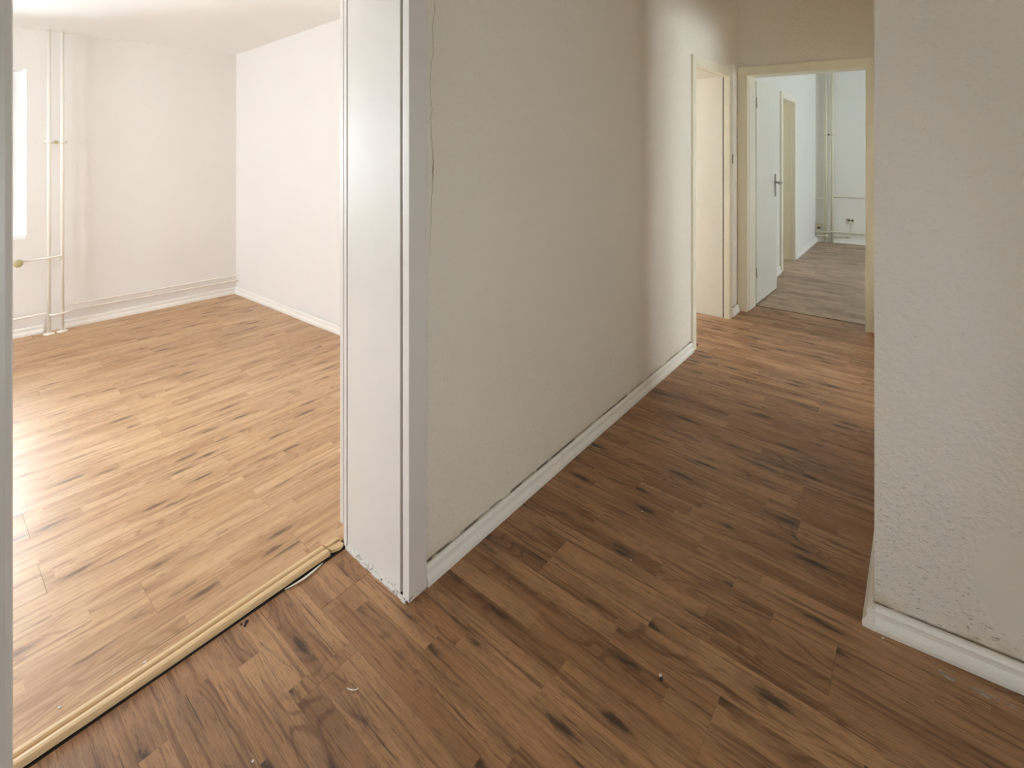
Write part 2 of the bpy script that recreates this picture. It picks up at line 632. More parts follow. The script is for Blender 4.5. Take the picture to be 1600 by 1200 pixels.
# left room
RB = [(2.45, -3.45)]
L_back = 2.45 + 3.45
cb = math.sqrt(1 + 0.035 ** 2)
W1 = (-0.70, 0.605)
room_back = wall('wall_back', (xback(2.45), 2.45), (xback(-3.45), -3.45), 0.35, H_WALL, M['room_wall'],
     'white wall of the left room holding the window and the heating pipes',
     [((2.45 - W1[1]) * cb, (2.45 - W1[0]) * cb, 0.74, 2.04)])
room_right = wall('wall_right', (-1.62, yright(-1.62)), (-5.75, yright(-5.75)), 0.2, H_WALL, M['room_wall'],
     'brightly lit white wall at the right of the left room')
wall('wall_left', (-5.9, -3.2), (-1.62, -3.2), 0.35, H_WALL, M['room_wall'], 'white wall at the far left of the left room, out of view',
     [(1.2, 2.8, 0.74, 2.04)])
# room behind the cream doorway
wall('wall_back', (-5.3, 5.6), (-5.3, 2.3), 0.35, H_WALL, M['room_wall'], 'window wall of the room behind the cream doorway',
     [(5.6 - 4.80, 5.6 - 2.90, 0.70, 2.10)])
wall('wall_right', (-1.62, 5.5), (-5.7, 5.5), 0.2, H_WALL, M['room_wall'], 'end wall of the room behind the cream doorway')
# far room
far_left = wall('wall_left', (-1.305, 9.6), (-1.305, 4.74), 0.335, H_WALL, M['far_wall'],
     'cool white wall at the left of the far room, with a small open doorway',
     [(9.6 - 7.23, 9.6 - 6.48, 0.0, 2.03)])
far_back = wall('wall_back', (3.1, yfar(3.1)), (-1.66, yfar(-1.66)), 0.25, H_WALL, M['far_wall'],
     'grey-white back wall of the far room behind the pipes')
wall('wall_right', (2.9, 4.9), (2.9, 9.95), 0.25, H_WALL, M['far_wall'], 'window wall at the right of the far room, out of view',
     [(1.65, 2.95, 0.90, 2.00)])
# room to the right of the corridor
wall('wall_right', (2.9, 1.9), (2.9, 4.9), 0.25, H_WALL, M['room_wall'], 'window wall of the room right of the corridor, out of view',
     [(0.50, 2.20, 0.90, 1.82)])
wall('wall_back', (0.0, 2.32), (3.1, 2.32), 0.12, H_WALL, M['room_wall'], 'side wall of the room right of the corridor, out of view')
# nook behind the far doorway, unseen opening added to light the jamb
bm = bmesh.new()
prism(bm, [(-3.0, 5.72), (-3.15, 5.72), (-3.15, 6.8), (-3.0, 6.8)], 0, H_WALL)
prism(bm, [(-3.0, 7.2), (-3.15, 7.2), (-3.15, 8.1), (-3.0, 8.1)], 0, H_WALL)
prism(bm, [(-3.0, 6.8), (-3.15, 6.8), (-3.15, 7.2), (-3.0, 7.2)], 0, 1.28)
prism(bm, [(-3.0, 6.8), (-3.15, 6.8), (-3.15, 7.2), (-3.0, 7.2)], 1.72, H_WALL)
prism(bm, [(-3.0, 7.9), (-1.64, 7.9), (-1.64, 8.1), (-3.0, 8.1)], 0, H_WALL)
prism(bm, [(-3.0, 5.72), (-1.64, 5.72), (-1.64, 5.82), (-3.0, 5.82)], 0, H_WALL)
struct(obj('wall_left', bm, M['far_wall']), 'walls of the small nook behind the far doorway, with an opening added for light')

# ------------------------------------------------------------------ ceilings
def ceiling(pts, z, text, slope=None):
    bm = bmesh.new()
    lo = [bm.verts.new((x, y, z if slope is None else slope(x))) for x, y in pts]
    hi = [bm.verts.new((x, y, (z if slope is None else slope(x)) + 0.12)) for x, y in pts]
    n = len(pts)
    bm.faces.new(lo[::-1])
    bm.faces.new(hi)
    for i in range(n):
        bm.faces.new((lo[i], lo[(i + 1) % n], hi[(i + 1) % n], hi[i]))
    return struct(obj('ceiling', bm, M['ceiling']), text)


ceiling([(-1.6, -1.65), (3.12, -1.65), (3.12, 5.1), (-1.6, 4.85)], H_HALL, 'high hall ceiling above the corridor, out of view')
ceiling([(-5.75, -3.4), (-1.6, -3.4), (-1.6, 2.3), (-5.75, 2.2)], 0, 'white ceiling of the left room', lambda x: 2.347 + 0.050 * (x + 5.25))
ceiling([(-5.6, 2.31), (-1.6, 2.31), (-1.6, 5.66), (-5.6, 5.66)], 2.6, 'ceiling of the room behind the cream doorway')
ceiling([(-1.6, 4.95), (3.12, 5.25), (3.12, 10.1), (-1.6, 9.1)], 2.75, 'ceiling of the far room')
ceiling([(-3.15, 5.72), (-1.6, 5.72), (-1.6, 8.1), (-3.15, 8.1)], 2.5, 'ceiling of the nook behind the far doorway')

# ------------------------------------------------------------------ skirting boards
PROF = [(0.0, 0.0), (0.019, 0.0), (0.020, 0.012), (0.0185, 0.021), (0.0145, 0.028), (0.0115, 0.036), (0.0115, 0.046),
        (0.0125, 0.053), (0.010, 0.060), (0.006, 0.0645), (0.0, 0.065)]


def skirting(name, segs, n, mat, text, scale=1.0, mit=None):
    """segs = list of straight runs (p0, p1); one board each"""
    top = empty(name)
    struct(top, text)
    pr = [(a * scale, z * scale) for a, z in PROF]
    for i, (p0, p1) in enumerate(segs):
        bm = bmesh.new()
        m0, m1 = (mit[i] if mit else (0, 0))
        sweep(bm, pr, p0, p1, n, m0, m1)
        o = obj('board', bm, mat, top)
        for f in o.data.polygons:
            f.use_smooth = False
    return top


g2 = 0.0045
sk = skirting('baseboard_left', [((XW + g2, 1.099), (XW + g2, 1.893)), ((XW + g2 - 0.001, 1.897), (XW + g2, 3.538))], (1, 0), M['skirting'],
              'cream-white moulded skirting at the foot of the cracked corridor wall')
for (a, b) in [(1.135, 1.155), (1.36, 1.50), (1.62, 1.72), (2.02, 2.30), (2.62, 3.52)]:
    bxo('caulk', (XW - 0.001, XW + 0.007, a, b, 0.058, 0.0665), M['caulk'], sk, 0.001)
skirting('baseboard_left', [((XW + g2, 4.475), (XW + g2, 4.66))], (1, 0), M['skirting'],
         'short piece of skirting in the corner between the two cream door frames')
dn = Vector((1, 0.108)).normalized()
nb = (dn.y, -dn.x)
pB = (-0.1225, yblock(-0.1225) - 0.002)
top = struct(empty('baseboard_right'), 'cream-white moulded skirting wrapping the projecting right corner')
SP = [(a * 1.35, z * 1.02) for a, z in PROF]
bm = bmesh.new()
sweep(bm, SP, (pB[0] + 0.0015, pB[1]), (1.68, yblock(1.68) - 0.002), nb, 0.0, 0)
obj('board', bm, M['skirting'], top)
bm = bmesh.new()
sweep(bm, SP, (-0.1245, 2.93), (-0.1245, yblock(-0.1225) - 0.0285), (-1, 0), 0, 0)
prism(bm, [(-0.1245, 1.8475), (-0.1185, 1.8475), (-0.1185, 1.875), (-0.1245, 1.875)], 0.0, 0.0655)
obj('board', bm, M['skirting'], top)
# left room
dR = Vector((1, 0.033)).normalized()
nR = (dR.y, -dR.x)
dB = Vector((0.035, 1)).normalized()
nB = (dB.y, -dB.x)
skirting('baseboard_back', [((xback(-3.1) + g2, -3.1), (xback(0.70) + g2, 0.70)), ((xback(0.80) + g2, 0.80), (xback(2.09) + g2, 2.09))], nB, M['skirting_room'],
         'white skirting under the heating pipes in the left room')
skirting('baseboard_right', [((-5.28, yright(-5.28) - g2), (-4.14, yright(-4.14) - g2)), ((-4.135, yright(-4.135) - g2 - 0.004), (-1.64, yright(-1.64) - g2 - 0.004))], nR, M['skirting_room'],
         'white skirting along the bright right wall of the left room')
# far room
dF = Vector((1, 0.20)).normalized()
nF = (dF.y, -dF.x)
skirting('baseboard_back', [((-1.29, yfar(-1.29) - g2), (2.8, yfar(2.8) - g2))], nF, M['skirting_room'], 'pale skirting below the pipes of the far room', 1.05)
skirting('baseboard_left', [((-1.305 + g2, 7.30), (-1.305 + g2, 8.83)), ((-1.305 + g2, 5.02), (-1.305 + g2, 6.37))], (1, 0), M['skirting_room'],
         'white skirting on both sides of the small doorway in the far room', 1.3)

# ------------------------------------------------------------------ crack in the wall
CR = [(1.1415, 2.10, .5), (1.1405, 1.994, .8), (1.1421, 1.9427, 1.2), (1.1497, 1.9213, 1.3), (1.136, 1.8552, 1.2), (1.1421, 1.7698, 1.2), (1.1307, 1.7338, .9), (1.1254, 1.6416, .9),
      (1.1345, 1.5735, .9), (1.1284, 1.5388, 1.1), (1.1345, 1.4471, 1.4), (1.1395, 1.41, 2.0), (1.139, 1.372, 3.6), (1.1375, 1.3206, 1.4), (1.1315, 1.2521, 1.2), (1.1284, 1.1665, .8), (1.1239, 1.0814, .4)]
bm = bmesh.new()
rng = random.Random(3)
pts = []
for (y0, z0, w0), (y1, z1, w1) in zip(CR, CR[1:]):
    for k in range(5):
        t = k / 5
        pts.append((y0 + (y1 - y0) * t + rng.uniform(-.0016, .0016), z0 + (z1 - z0) * t, w0 + (w1 - w0) * t))
pts.append(CR[-1])
prev = None
for y, z, w in pts:
    w *= 0.0006
    cur = [bm.verts.new((XW + 0.0006, y - w, z)), bm.verts.new((XW + 0.0012, y + w * 0.2, z)), bm.verts.new((XW + 0.0006, y + w, z))]
    if prev:
        bm.faces.new((prev[0], prev[1], cur[1], cur[0]))
        bm.faces.new((prev[1], prev[2], cur[2], cur[1]))
    prev = cur
o = obj('crack', bm, M['crack'], wall_left)
o['label'] = 'hairline crack running down the plaster beside the opening'

# ------------------------------------------------------------------ door frames
# door_1: wide white frame of the near opening
d1 = struct(empty('door_1', (XW, (J0 + J1) / 2, 0)), 'white painted frame of the near opening into the left room, no leaf hung')


def part(name, dims, mat, parent, bev=0.0015, lab=None):
    x0, x1, y0, y1, z0, z1 = dims
    px, py, pz = parent.location
    bm = bmesh.new()
    box(bm, x0 - px, x1 - px, y0 - py, y1 - py, z0 - pz, z1 - pz, bev)
    o = obj(name, bm, mat, parent)
    if lab:
        o['label'] = lab
    return o


ZH = 2.02
for side in (1, -1):
    yj = J1 if side == 1 else J0

    def ys(a, b):
        a, b = yj + side * a, yj + side * b
        return (a, b) if a < b else (b, a)
    part('casing', (-1.298, -1.265, *ys(0.0, 0.074), 0.0, ZH + 0.074), M['white_paint'], d1, 0.011 if side == -1 else 0.003)
    part('seal', (-1.312, -1.298, *ys(0.010, 0.03), 0.004, ZH), M['seal'], d1, 0.0, 'brown gap between jamb board and casing')
    part('jamb', (-1.612, -1.312, *ys(0.001, 0.030), 0.006, ZH), M['white_paint'], d1)
    part('trim', (-1.634, -1.616, *ys(-0.001, 0.060), 0.0, ZH + 0.06), M['white_paint'], d1)
    part('trim', (-1.656, -1.636, *ys(-0.002, 0.060), 0.075, ZH + 0.06), M['white_paint'], d1)
part('casing', (-1.298, -1.265, J0, J1, ZH, ZH + 0.074), M['white_paint'], d1, 0.003)
part('jamb', (-1.612, -1.312, J0, J1, ZH, ZH + 0.03), M['white_paint'], d1)
# ragged paint line under the jamb board
bm = bmesh.new()
rng = random.Random(5)
x = -1.612
while x < -1.275:
    L = rng.uniform(0.012, 0.03)
    box(bm, x, min(x + L, -1.275), J1 - 0.010 + rng.uniform(-.0015, .0015), J1 + 0.002, 0.0, 0.007 + rng.uniform(-.002, .003), 0.001)
    x += L
o = obj('paint_edge', bm, M['white_paint'], None)
o.parent = d1
o.location = -d1.location

# door_2: cream frame in the same wall further down
d2 = struct(empty('door_2', (XW, (D0 + D1) / 2, 0)), 'cream frame of the open doorway near the end of the corridor')
ZC = 2.03
for side in (1, -1):
    yj = D1 if side == 1 else D0
    part('casing', (-1.318, -1.268, *ys(0.0, 0.066), 0.0, ZC + 0.068), M['cream_paint'], d2, 0.003)
    part('seal', (-1.326, -1.318, *ys(0.006, 0.03), 0.0, ZC), M['seal'], d2, 0.0)
    part('jamb', (-1.64, -1.326, *ys(0.0, 0.03), 0.0, ZC), M['cream_pale'], d2)
part('casing', (-1.318, -1.268, D0, D1, ZC, ZC + 0.068), M['cream_paint'], d2, 0.003)
part('jamb', (-1.64, -1.326, D0, D1, ZC, ZC + 0.03), M['cream_pale'], d2)

part('hinge_pin', (-1.272, -1.262, 4.470, 4.480, 1.30, 1.38), M['steel'], d2, 0.001)

# door_3: cream frame and open leaf at the end of the corridor
d3 = struct(empty('door_3', (-0.79, 4.76, 0)), 'cream frame at the corridor end with its pale leaf standing open into the far room')


def dpoly(name, pts, z0, z1, mat, parent, bev=0.002, lab=None):
    px, py, pz = parent.location
    b2 = bmesh.new()
    prism(b2, [(x - px, y - py) for x, y in pts], z0, z1)
    bmesh.ops.recalc_face_normals(b2, faces=b2.faces)
    if bev:
        bmesh.ops.bevel(b2, geom=b2.edges[:], offset=bev, segments=1, affect='EDGES')
    o = obj(name, b2, mat, parent)
    if lab:
        o['label'] = lab
    return o


XL0, XL1, XR0, XR1 = -1.283, -1.207, -0.368, -0.300
ZE = 2.065
c0 = 0.018
dpoly('casing', [(XL0, yend(XL0) - c0), (XL1, yend(XL1) - c0), (XL1, yend(XL1) + 0.03), (XL0, yend(XL0) + 0.0)], 0, ZE, M['cream_paint'], d3)
dpoly('casing', [(XR0, yend(XR0) - c0), (XR1, yend(XR1) - c0), (XR1, yend(XR1) + 0.0), (XR0, yend(XR0) + 0.03)], 0, ZE, M['cream_paint'], d3)
dpoly('casing', [(XL0, yend(XL0) - c0), (XR1, yend(XR1) - c0), (XR1, yend(XR1) + 0.03), (XL0, yend(XL0) + 0.03)], ZE, ZE + 0.076, M['cream_paint'], d3)
dpoly('jamb', [(XL1 - 0.02, yend(XL1) + 0.03), (XL1 + 0.004, yend(XL1) + 0.03), (XL1 + 0.012, 4.922), (XL1 - 0.02, 4.922)], 0, ZE, M['cream_pale'], d3)
dpoly('jamb', [(XR0, yend(XR0) + 0.03), (XR0 + 0.03, yend(XR0) + 0.03), (XR0 + 0.03, 4.985), (XR0, 4.985)], 0, ZE, M['cream_pale'], d3)
dpoly('jamb', [(XL1, yend(XL1) + 0.03), (XR0, yend(XR0) + 0.03), (XR0, 4.98), (XL1, 4.925)], ZE, ZE + 0.025, M['cream_pale'], d3)
dpoly('seal', [(XL1 - 0.004, 4.923), (XL1 + 0.006, 4.923), (XL1 + 0.006, 4.944), (XL1 - 0.004, 4.944)], 0.004, ZE, M['seal'], d3, 0.0)
dpoly('threshold', [(-1.205, 4.921), (-0.368, 4.961), (-0.368, 4.971), (-1.205, 4.931)], -0.002, 0.0015, M['dark'], d3, 0.0, 'dark joint between the two floors')
leaf = dpoly('leaf', [(-1.236, 4.950), (-1.196, 4.950), (-1.172, 5.640), (-1.212, 5.640)], 0.010, 2.045, M['leaf_paint'], d3, 0.0015, 'pale grey-white door leaf seen edge to the wall')


def on_leaf(name, pts, r, seg=10):
    bm = bmesh.new()
    tube(bm, [Vector(p) - d3.location for p in pts], r, seg)
    o = obj(name, bm, M['leaf_paint'] if name == 'hinge' else M['steel'], leaf, smooth=True)
    return o


bm = bmesh.new()
box(bm, -1.1745 - d3.location.x, -1.165 - d3.location.x, 5.555 - d3.location.y, 5.592 - d3.location.y, 0.945, 1.170, 0.003)
plate = obj('handle_plate', bm, M['steel'], leaf)
on_leaf('door_handle', [(-1.168, 5.574, 1.085), (-1.125, 5.574, 1.085), (-1.112, 5.568, 1.085), (-1.108, 5.550, 1.084), (-1.110, 5.450, 1.080)], [0.010, 0.009, 0.010, 0.010, 0.009])
bm = bmesh.new()
box(bm, -1.222 - d3.location.x, -1.212 - d3.location.x, 5.555 - d3.location.y, 5.592 - d3.location.y, 0.945, 1.170, 0.003)
obj('handle_plate', bm, M['steel'], leaf)
on_leaf('door_handle', [(-1.220, 5.574, 1.085), (-1.262, 5.574, 1.085), (-1.272, 5.568, 1.085), (-1.274, 5.550, 1.084), (-1.272, 5.450, 1.080)], [0.010, 0.009, 0.010, 0.010, 0.009])
for z in (0.25, 1.80):
    on_leaf('hinge', [(-1.190, 4.945, z), (-1.190, 4.945, z + 0.09)], 0.0085)

# door_4: small doorway in the far room
d4 = struct(empty('door_4', (-1.305, 6.85, 0)), 'pale green-cream frame of the open doorway inside the far room')
for side in (1, -1):
    yj = 7.20 if side == 1 else 6.505
    part('casing', (-1.330, -1.283, *ys(0.0, 0.085), 0.0, 2.0 + 0.08), M['cream_pale'], d4, 0.003)
    part('jamb', (-1.64, -1.332, *ys(0.004, 0.03), 0.0, 2.0), M['cream_paint'], d4)
part('casing', (-1.330, -1.283, 6.505, 7.20, 2.0, 2.08), M['cream_pale'], d4, 0.003)
part('jamb', (-1.64, -1.332, 6.505, 7.20, 2.0, 2.03), M['cream_paint'], d4)


# ------------------------------------------------------------------ windows
def window(idx, xo, y0, y1, z0, z1, inward, text, depth=0.14):
    """two-sash window in an X-facing wall; xo = plane of the frame, inward = +1/-1"""
    w = struct(empty('window_%d' % idx, (xo, (y0 + y1) / 2, z0)), text)

    def P(name, dx0, dx1, a, b, c, d, mat, parent=None, bev=0.004):
        xa, xb = sorted((xo + inward * dx0, xo + inward * dx1))
        bm = bmesh.new()
        box(bm, xa - xo, xb - xo, a - w.location.y, b - w.location.y, c - z0, d - z0, bev)
        return obj(name, bm, mat, parent or w)
    f = 0.055
    P('window_frame', 0, 0.07, y0, y0 + f, z0, z1, M['pvc'])
    P('window_frame', 0, 0.07, y1 - f, y1, z0, z1, M['pvc'])
    P('window_frame', 0, 0.07, y0 + f, y1 - f, z0, z0 + f, M['pvc'])
    P('window_frame', 0, 0.07, y0 + f, y1 - f, z1 - f, z1, M['pvc'])
    ym = (y0 + y1) / 2
    P('mullion', 0, 0.075, ym - 0.03, ym + 0.03, z0 + f, z1 - f, M['pvc'])
    for a, b in ((y0 + f, ym - 0.03), (ym + 0.03, y1 - f)):
        bm = bmesh.new()
        q = 0.05
        for (c, d, e, g) in ((a, a + q, z0 + f, z1 - f), (b - q, b, z0 + f, z1 - f), (a + q, b - q, z0 + f, z0 + f + q), (a + q, b - q, z1 - f - q, z1 - f)):
            xs = sorted((inward * 0.02, inward * 0.085))
            box(bm, xs[0], xs[1], c - w.location.y, d - w.location.y, e - z0, g - z0, 0.004)
        s = obj('sash', bm, M['pvc'], w)
        P('pane', 0.045, 0.052, a + q - 0.005, b - q + 0.005, z0 + f + q - 0.005, z1 - f - q + 0.005, M['glass'], s, 0.0)
    # handle on the sash next to the mullion
    P('window_handle', 0.085, 0.110, ym + 0.045, ym + 0.068, (z0 + z1) / 2 - 0.05, (z0 + z1) / 2 + 0.05, M['pvc'])
    P('window_sill', 0.07, 0.07 + depth + 0.02, y0 - 0.0, y1, z0 - 0.03 + 0.03, z0 + 0.03, M['pvc'])
    return w


window(1, xback(0) - 0.30, W1[0], W1[1], 0.74, 2.04, 1, 'tall white window of the left room, only its right edge in view', 0.22)
window(3, -5.60, 2.90, 4.80, 0.70, 2.10, 1, 'window of the room behind the cream doorway', 0.22)
window(4, 3.10, 2.40, 4.10, 0.90, 1.82, -1, 'window of the room right of the corridor', 0.12)
window(5, 3.10, 6.55, 7.85, 0.90, 2.00, -1, 'window of the far room', 0.12)
# the second room window sits in the side wall: built in the same way, then turned
w2 = window(2, 0.0, -0.8, 0.8, 0.74, 2.04, 1, 'second window of the left room, outside the view', 0.22)
w2.rotation_euler = (0, 0, math.radians(90))
w2.location = (-3.90, -3.50, 0.74)
window(6, 1.80, 0.0, 0.70, 0.50, 1.35, -1, 'small window added behind the viewpoint to light the hall wall', 0.02)  # unseen window, added to brighten the corridor wall
w7 = window(7, 0.0, -0.32, 0.32, 0.2, 1.4, 1, 'low glazed panel added behind the viewpoint to light the right corner', 0.02)  # unseen glazing, added to brighten the foot of the block wall
w7.rotation_euler = (0, 0, math.radians(90))
w7.location = (0.95, -1.68, 0.2)

# ------------------------------------------------------------------ heating pipes in the left room
def local(o, pts):
    return [Vector(p) - o.location for p in pts]


def tubp(name, top, pts, r, mat, seg=14, parent=None):
    bm = bmesh.new()
    tube(bm, local(top, pts), r, seg)
    return obj(name, bm, mat, parent or top, smooth=True)


def bend(a, c, b, r=0.03, n=5):
    """rounded corner at c between a and b"""
    a, b, c = Vector(a), Vector(b), Vector(c)
    p, q = c + (a - c).normalized() * r, c + (b - c).normalized() * r
    return [tuple(p * (1 - t) ** 2 + c * 2 * t * (1 - t) + q * t * t) for t in [i / n for i in range(n + 1)]]


XP = -5.225
hp = label(empty('heating_pipes', (XP, 0.76, 0)), 'white heating riser pipes with side branches on the back wall of the left room', 'pipes')
PY1, PY2 = 0.723, 0.800
MP = M['pipe_paint']
tubp('riser', hp, [(XP, PY1, 0.0), (XP, PY1, 2.347)], 0.0115, MP)
tubp('riser', hp, [(XP + 0.004, PY2, 0.0), (XP + 0.004, PY2, 2.347)], 0.0115, MP)
tubp('branch_pipe', hp, [(XP + 0.004, PY2, 0.592), (XP + 0.012, PY2 - 0.012, 0.592), (XP + 0.03, PY1 + 0.01, 0.592), (XP + 0.03, PY1 - 0.02, 0.592), (XP + 0.012, PY1 - 0.06, 0.588), (XP + 0.012, 0.575, 0.586)], 0.0085, MP, 10)
tubp('branch_pipe', hp, [(XP, PY1, 0.163), (XP - 0.01, PY1 - 0.05, 0.160), (XP - 0.01, -0.55, 0.155)], 0.009, MP, 10)
xr = lambda y: xback(y) + 0.048
tubp('branch_pipe', hp, [(XP + 0.004, PY2, 0.190), (xr(0.86), 0.86, 0.190), (xr(2.02), 2.02, 0.186)] + bend((xr(2.02), 2.02, 0.186), (xr(2.06), 2.066, 0.186), (xr(2.06) + 0.05, 2.066, 0.186), 0.012) + [(xr(2.06) + 0.012, 2.10, 0.186)], 0.0075, MP, 10)
tubp('branch_pipe', hp, [(XP, PY1, 0.146), (XP + 0.026, PY1 + 0.02, 0.146), (XP + 0.032, PY2, 0.146), (xr(0.87) + 0.002, 0.87, 0.146), (xr(2.06), 2.066, 0.136), (xr(2.06), 2.10, 0.136)], 0.0075, MP, 10)
for y, x in ((PY1, XP), (PY2, XP + 0.004)):
    tubp('floor_collar', hp, [(x, y, 0.0), (x, y, 0.004), (x, y, 0.009)], [0.036, 0.034, 0.019], MP, 18)
tubp('pipe_clamp', hp, [(XP, PY1, 1.470), (XP, PY1, 1.490)], 0.0185, MP)
tubp('pipe_clamp', hp, [(XP + 0.004, PY2, 1.470), (XP + 0.004, PY2, 1.490)], 0.0185, MP)
o = tubp('clamp_screw', hp, [(XP - 0.08, 0.762, 1.480), (XP + 0.014, 0.762, 1.480), (XP + 0.017, 0.762, 1.480)], [0.007, 0.013, 0.008], M['knob'], 10)
tubp('clamp_bar', hp, [(XP, PY1 - 0.030, 1.480), (XP, PY2 + 0.030, 1.480)], 0.005, MP, 8)
# radiator valve knob at the end of the upper branch
tubp('valve', hp, [(XP + 0.012, 0.575, 0.586), (XP + 0.012, 0.545, 0.586)], 0.014, MP, 12)
k = tubp('valve_knob', hp, [(XP + 0.010, 0.552, 0.586), (XP + 0.026, 0.550, 0.582), (XP + 0.050, 0.547, 0.578), (XP + 0.056, 0.547, 0.577)], [0.016, 0.026, 0.027, 0.020], M['knob'], 20)
k['label'] = 'yellowed round radiator valve knob'

# ------------------------------------------------------------------ radiator-pipe run in the far room
def fy(x, off=0.0):
    return yfar(x) - off


fp = label(empty('heating_pipes', (-1.13, 8.85, 0)), 'cream heating riser pipes with cross branches on the far room back wall', 'pipes')
MF = M['pipe_far']
X1, X2 = -1.169, -1.092
tubp('riser', fp, [(X1, fy(X1, .05), 0), (X1, fy(X1, .05), 2.748)], 0.019, MF)
tubp('riser', fp, [(X2, fy(X2, .05), 0), (X2, fy(X2, .05), 2.748)], 0.019, MF)
tubp('branch_pipe', fp, [(X2, fy(X2, .05), 0.69), (X2 + .1, fy(X2 + .1, .05), 0.695), (0.3, fy(0.3, .05), 0.69)], 0.010, MF, 10)
tubp('branch_pipe', fp, [(X1, fy(X1, .05), 0.665), (X1 - .06, fy(X1 - .06, .06), 0.658), (-1.300, fy(-1.3, .06), 0.665)], 0.010, MF, 10)
tubp('branch_pipe', fp, [(-1.300, fy(-1.3, .09), 0.165), (X1, fy(X1, .09), 0.160), (X2, fy(X2, .09), 0.170), (X2 + .12, fy(X2 + .12, .05), 0.168), (0.3, fy(0.3, .05), 0.160)], 0.0105, MF, 10)
for x in (X1, X2):
    tubp('pipe_clamp', fp, [(x, fy(x, .05), 1.605), (x, fy(x, .05), 1.630)], 0.024, MF)
tubp('clamp_bar', fp, [(X1 - .05, fy(X1 - .05, .05), 1.617), (X2 + .06, fy(X2 + .06, .05), 1.617)], 0.006, MF, 8)
tubp('clamp_screw', fp, [((X1 + X2) / 2, fy(-1.13, -.01), 1.617), ((X1 + X2) / 2, fy(-1.13, .075), 1.617)], 0.011, M['plastic_dark'], 8)
# low manifold between the risers and the left wall
tubp('branch_pipe', fp, [(-1.300, fy(-1.3, .04), 0.105), (-1.25, fy(-1.25, .04), 0.095), (X1, fy(X1, .05), 0.100)], 0.013, MF, 10)
tubp('pipe_union', fp, [(X1, fy(X1, .05), 0.075), (X1, fy(X1, .05), 0.125)], 0.027, MF, 8)


def on_far(name, x0, x1, z0, z1, d0, d1, mat, parent=None, bev=0.002):
    p = parent.location if parent else Vector((0, 0, 0))
    b2 = bmesh.new()
    prism(b2, [(x0 - p.x, fy(x0, d1) - p.y), (x1 - p.x, fy(x1, d1) - p.y), (x1 - p.x, fy(x1, d0) - p.y), (x0 - p.x, fy(x0, d0) - p.y)], z0 - p.z, z1 - p.z)
    bmesh.ops.recalc_face_normals(b2, faces=b2.faces)
    if bev:
        bmesh.ops.bevel(b2, geom=b2.edges[:], offset=bev, segments=1, affect='EDGES')
    return obj(name, b2, mat, parent)


tr = label(empty('cable_trunking', (-0.97, fy(-0.97), 0.10)), 'cream plastic cable duct low on the far room back wall', 'cable duct')
on_far('duct', -1.07, -0.875, 0.078, 0.118, 0.001, 0.03, M['plastic'], tr)
on_far('duct_cover', -1.068, -0.878, 0.084, 0.112, 0.030, 0.034, M['plastic'], tr)
on_far('duct_mark', -0.925, -0.895, 0.094, 0.102, 0.034, 0.0345, M['plastic_dark'], tr, 0)
so = label(empty('wall_socket', (-0.868, fy(-0.868), 0.335)), 'white double socket above the lower pipe on the far room back wall', 'socket')
on_far('socket_plate', -0.912, -0.824, 0.292, 0.380, 0.001, 0.010, M['plastic'], so)
for dx in (-0.020, 0.020):
    xc = -0.868 + dx
    tubp('socket_insert', so, [(xc, fy(xc, 0.010), 0.345), (xc, fy(xc, 0.0125), 0.345)], 0.015, M['plastic_dark'], 14)
cb_ = label(empty('cable', (-0.862, fy(-0.862), 0.12)), 'thin surface cable dropping from the socket to the duct', 'cable')
tubp('cable_run', cb_, [(-0.862, fy(-0.862, .006), 0.292), (-0.860, fy(-0.860, .006), 0.10), (-0.878, fy(-0.878, .012), 0.095)], 0.0035, M['plastic'], 8)
jb = label(empty('junction_box', (-1.27, fy(-1.27), 0.215)), 'small dark-topped junction box in the left corner of the far room', 'junction box')
on_far('box_body', -1.295, -1.222, 0.180, 0.262, 0.001, 0.04, M['plastic'], jb)
on_far('box_insert', -1.280, -1.238, 0.196, 0.232, 0.040, 0.044, M['plastic_dark'], jb)
on_far('box_lid', -1.298, -1.219, 0.255, 0.268, 0.001, 0.046, M['knob'], jb)

# ------------------------------------------------------------------ wooden threshold strip
ts = label(empty('threshold_strip', (-1.65, 0.5, 0)), 'raw pine grooved threshold strip lying across the near opening', 'threshold strip')
TP = [(0.000, 0.003), (0.002, 0.0005), (0.004, 0.0095), (0.010, 0.0120), (0.018, 0.0125), (0.0235, 0.0105), (0.0265, 0.0080), (0.0300, 0.0085),
      (0.034, 0.0130), (0.043, 0.0155), (0.052, 0.0150), (0.059, 0.0115), (0.0625, 0.006), (0.060, 0.003)]
bm = bmesh.new()
ringp = None
ny = 26
rng = random.Random(9)
y0s, y1s = 0.105, 0.962
rings = []
for i in range(ny + 1):
    t = i / ny
    y = y0s + (y1s - y0s) * t
    warp = 0.0016 * math.sin(t * 5.0) + rng.uniform(-.0003, .0003)
    lift = 0.0008 * math.sin(t * 7 + 1)
    rings.append([bm.verts.new((-1.682 + a + warp - ts.location.x, y - ts.location.y, z + 0.001 + lift)) for a, z in TP])
for r0, r1 in zip(rings, rings[1:]):
    for a in range(len(TP)):
        b = (a + 1) % len(TP)
        bm.faces.new((r0[a], r0[b], r1[b], r1[a]))
bm.faces.new(rings[0][::-1])
bm.faces.new(rings[-1])
obj('strip', bm, M['pine'], ts)
